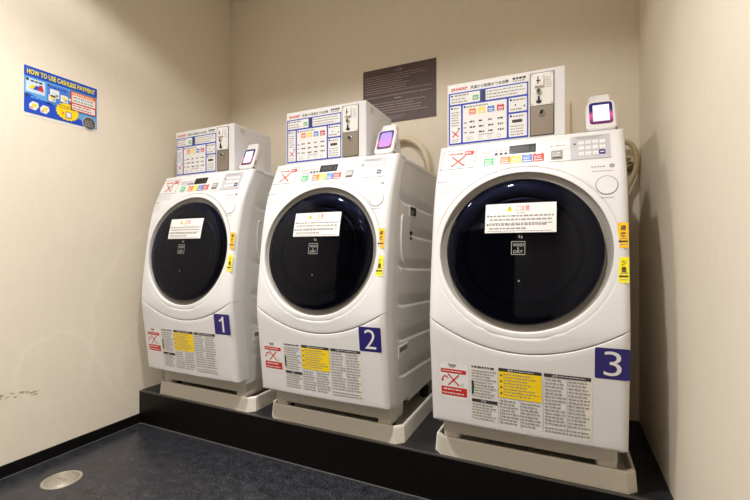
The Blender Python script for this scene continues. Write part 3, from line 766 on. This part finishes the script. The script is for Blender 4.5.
b.poly(st, YEL, 4); b.lines(U(.44), V(.67), U(.68), V(.59), 2, INK, 5, .35, 6); b.rquad(U(.53), V(.85), U(.62), V(.71), .003, INKG, 5); b.rquad(U(.545), V(.83), U(.605), V(.73), .002, SHEET, 6); b.quad(U(.48), V(.79), U(.51), V(.74), ORANGE, 5)
b.rquad(U(.595), V(.655), U(.985), V(.225), .007, NAVY, 3); b.rquad(U(.605), V(.645), U(.98), V(.235), .006, ORANGE, 4); b.rquad(U(.625), V(.47), U(.965), V(.31), .003, SHEET, 5); b.rquad(U(.625), V(.63), U(.965), V(.50), .003, SHEET, 5)
b.quad(U(.61), V(.64), U(.975), V(.475), RED, 4.3); b.poly([(U(.56), V(.44)), (U(.61), V(.40)), (U(.61), V(.48))], SHEET, 4)
b.lines(U(.63), V(.30), U(.96), V(.245), 1, SHEET, 5, .4, 7); b.lines(U(.64), V(.46), U(.95), V(.32), 2, INKG, 6, .4, 8); b.lines(U(.64), V(.62), U(.95), V(.51), 2, RED, 6, .4, 9)
b.disc(U(.875), V(.84), .030, SHEET, 5); b.disc(U(.875), V(.84), .028, BADGE, 6); b.lines(U(.81), V(.93), U(.945), V(.78), 4, INKL, 7, .4, 10)
b.build('poster_print', e, so)

# ------------------------------------------------------------------ floor drain cover
d = empty('floor_drain_cover', (-1.823, .95, 0), 'round metal drain cover set in the dark floor by the left wall', 'drain cover')
b = MB(); b.lathe((0, 0, 0), (0, 0, 1), [(.069, 0), (.069, .002), (.066, .0035), (.060, .0035), (.059, .0025)], DRAIN, 40); b.build('rim', d)
b = MB(); b.lathe((0, 0, 0), (0, 0, 1), [(.0585, 0), (.0585, .0028), (.03, .0032), (0.0, .0033)], DRAIN, 40)
for k in range(6): b.lathe((0, 0, .0029), (0, 0, 1), [(.052-.008*k, 0), (.052-.008*k, .0009), (.050-.008*k, .0009), (.050-.008*k, 0)], DRAIN, 36)
b.box(-.02, -.008, -.004, .004, .003, .0042, SOCK); b.box(.008, .02, -.004, .004, .003, .0042, SOCK); b.build('lid', d)

# ------------------------------------------------------------------ lamps
LIGHTS = [(-1.40, .48, 155, 'near the left wall'), (-.42, .54, 150, 'nearer the right wall'), (-1.0, -.85, 85, 'added unseen behind the camera as fill')]  # last entry is an added, unseen fill lamp that lifts the machine fronts
BEAM = [(.0, 0), (.36, 0), (.47, .18), (.6, .17), (.72, .27), (.8, .42), (.88, .58), (.95, .88), (1, 1)]   # beam of a recessed downlight: strength by cosine from straight down
def beam(l):
    l.use_nodes = True; N, L = l.node_tree.nodes, l.node_tree.links
    em = N['Emission']; tc = N.new('ShaderNodeTexCoord'); sp = N.new('ShaderNodeSeparateXYZ'); L.new(tc.outputs['Normal'], sp.inputs[0])
    ab = N.new('ShaderNodeMath'); ab.operation = 'MULTIPLY'; ab.inputs[1].default_value = -1; L.new(sp.outputs['Z'], ab.inputs[0])
    r = N.new('ShaderNodeValToRGB'); e = r.color_ramp.elements
    for k, (p, v) in enumerate(BEAM):
        q = e[k] if k < 2 else e.new(p)
        q.position = p; q.color = (v, v, v, 1)
    L.new(ab.outputs[0], r.inputs[0]); L.new(r.outputs[0], em.inputs['Strength'])
for x, y, p, wh in LIGHTS:
    d = empty('ceiling_downlight', (x, y, ZC))
    tag(d, 'round recessed ceiling downlight '+wh, 'ceiling light', 'ceiling downlights')
    b = MB(); b.lathe((0, 0, 0), (0, 0, -1), [(.075, 0), (.075, .004), (.060, .006), (.058, .001)], CEIL, 32); b.build('trim_ring', d)
    b = MB(); b.lathe((0, 0, 0), (0, 0, -1), [(.057, 0), (.057, .002), (.0, .0025)], LAMP, 32); b.build('lens', d)
    l = bpy.data.lights.new('downlight', 'POINT'); l.energy = p; l.color = (1, .97, .935); l.shadow_soft_size = .035; beam(l)
    o = bpy.data.objects.new('downlight', l); C.objects.link(o); o.location = (x, y, ZC-.05)

wd = bpy.data.worlds.new('world'); wd.use_nodes = True; bpy.context.scene.world = wd
wd.node_tree.nodes['Background'].inputs[0].default_value = (.9, .82, .72, 1); wd.node_tree.nodes['Background'].inputs[1].default_value = .05

# ------------------------------------------------------------------ camera
cam = bpy.data.cameras.new('camera'); cam.sensor_width = 36; cam.lens = 406.8165/750*36; cam.shift_y = 1.09/750; cam.clip_start = .02
co = bpy.data.objects.new('camera', cam); C.objects.link(co); co.location = (0, 0, .9162); co.rotation_euler = (math.pi/2, 0, math.radians(24.8952))
sc = bpy.context.scene; sc.camera = co
sc.view_settings.view_transform = 'Standard'; sc.view_settings.look = 'None'; sc.view_settings.exposure = .62; sc.view_settings.gamma = 1
try: sc.view_settings.use_curve_mapping = False
except Exception: pass
sc.cycles.use_denoising = True; sc.cycles.max_bounces = 10; sc.cycles.diffuse_bounces = 6; sc.cycles.transparent_max_bounces = 12
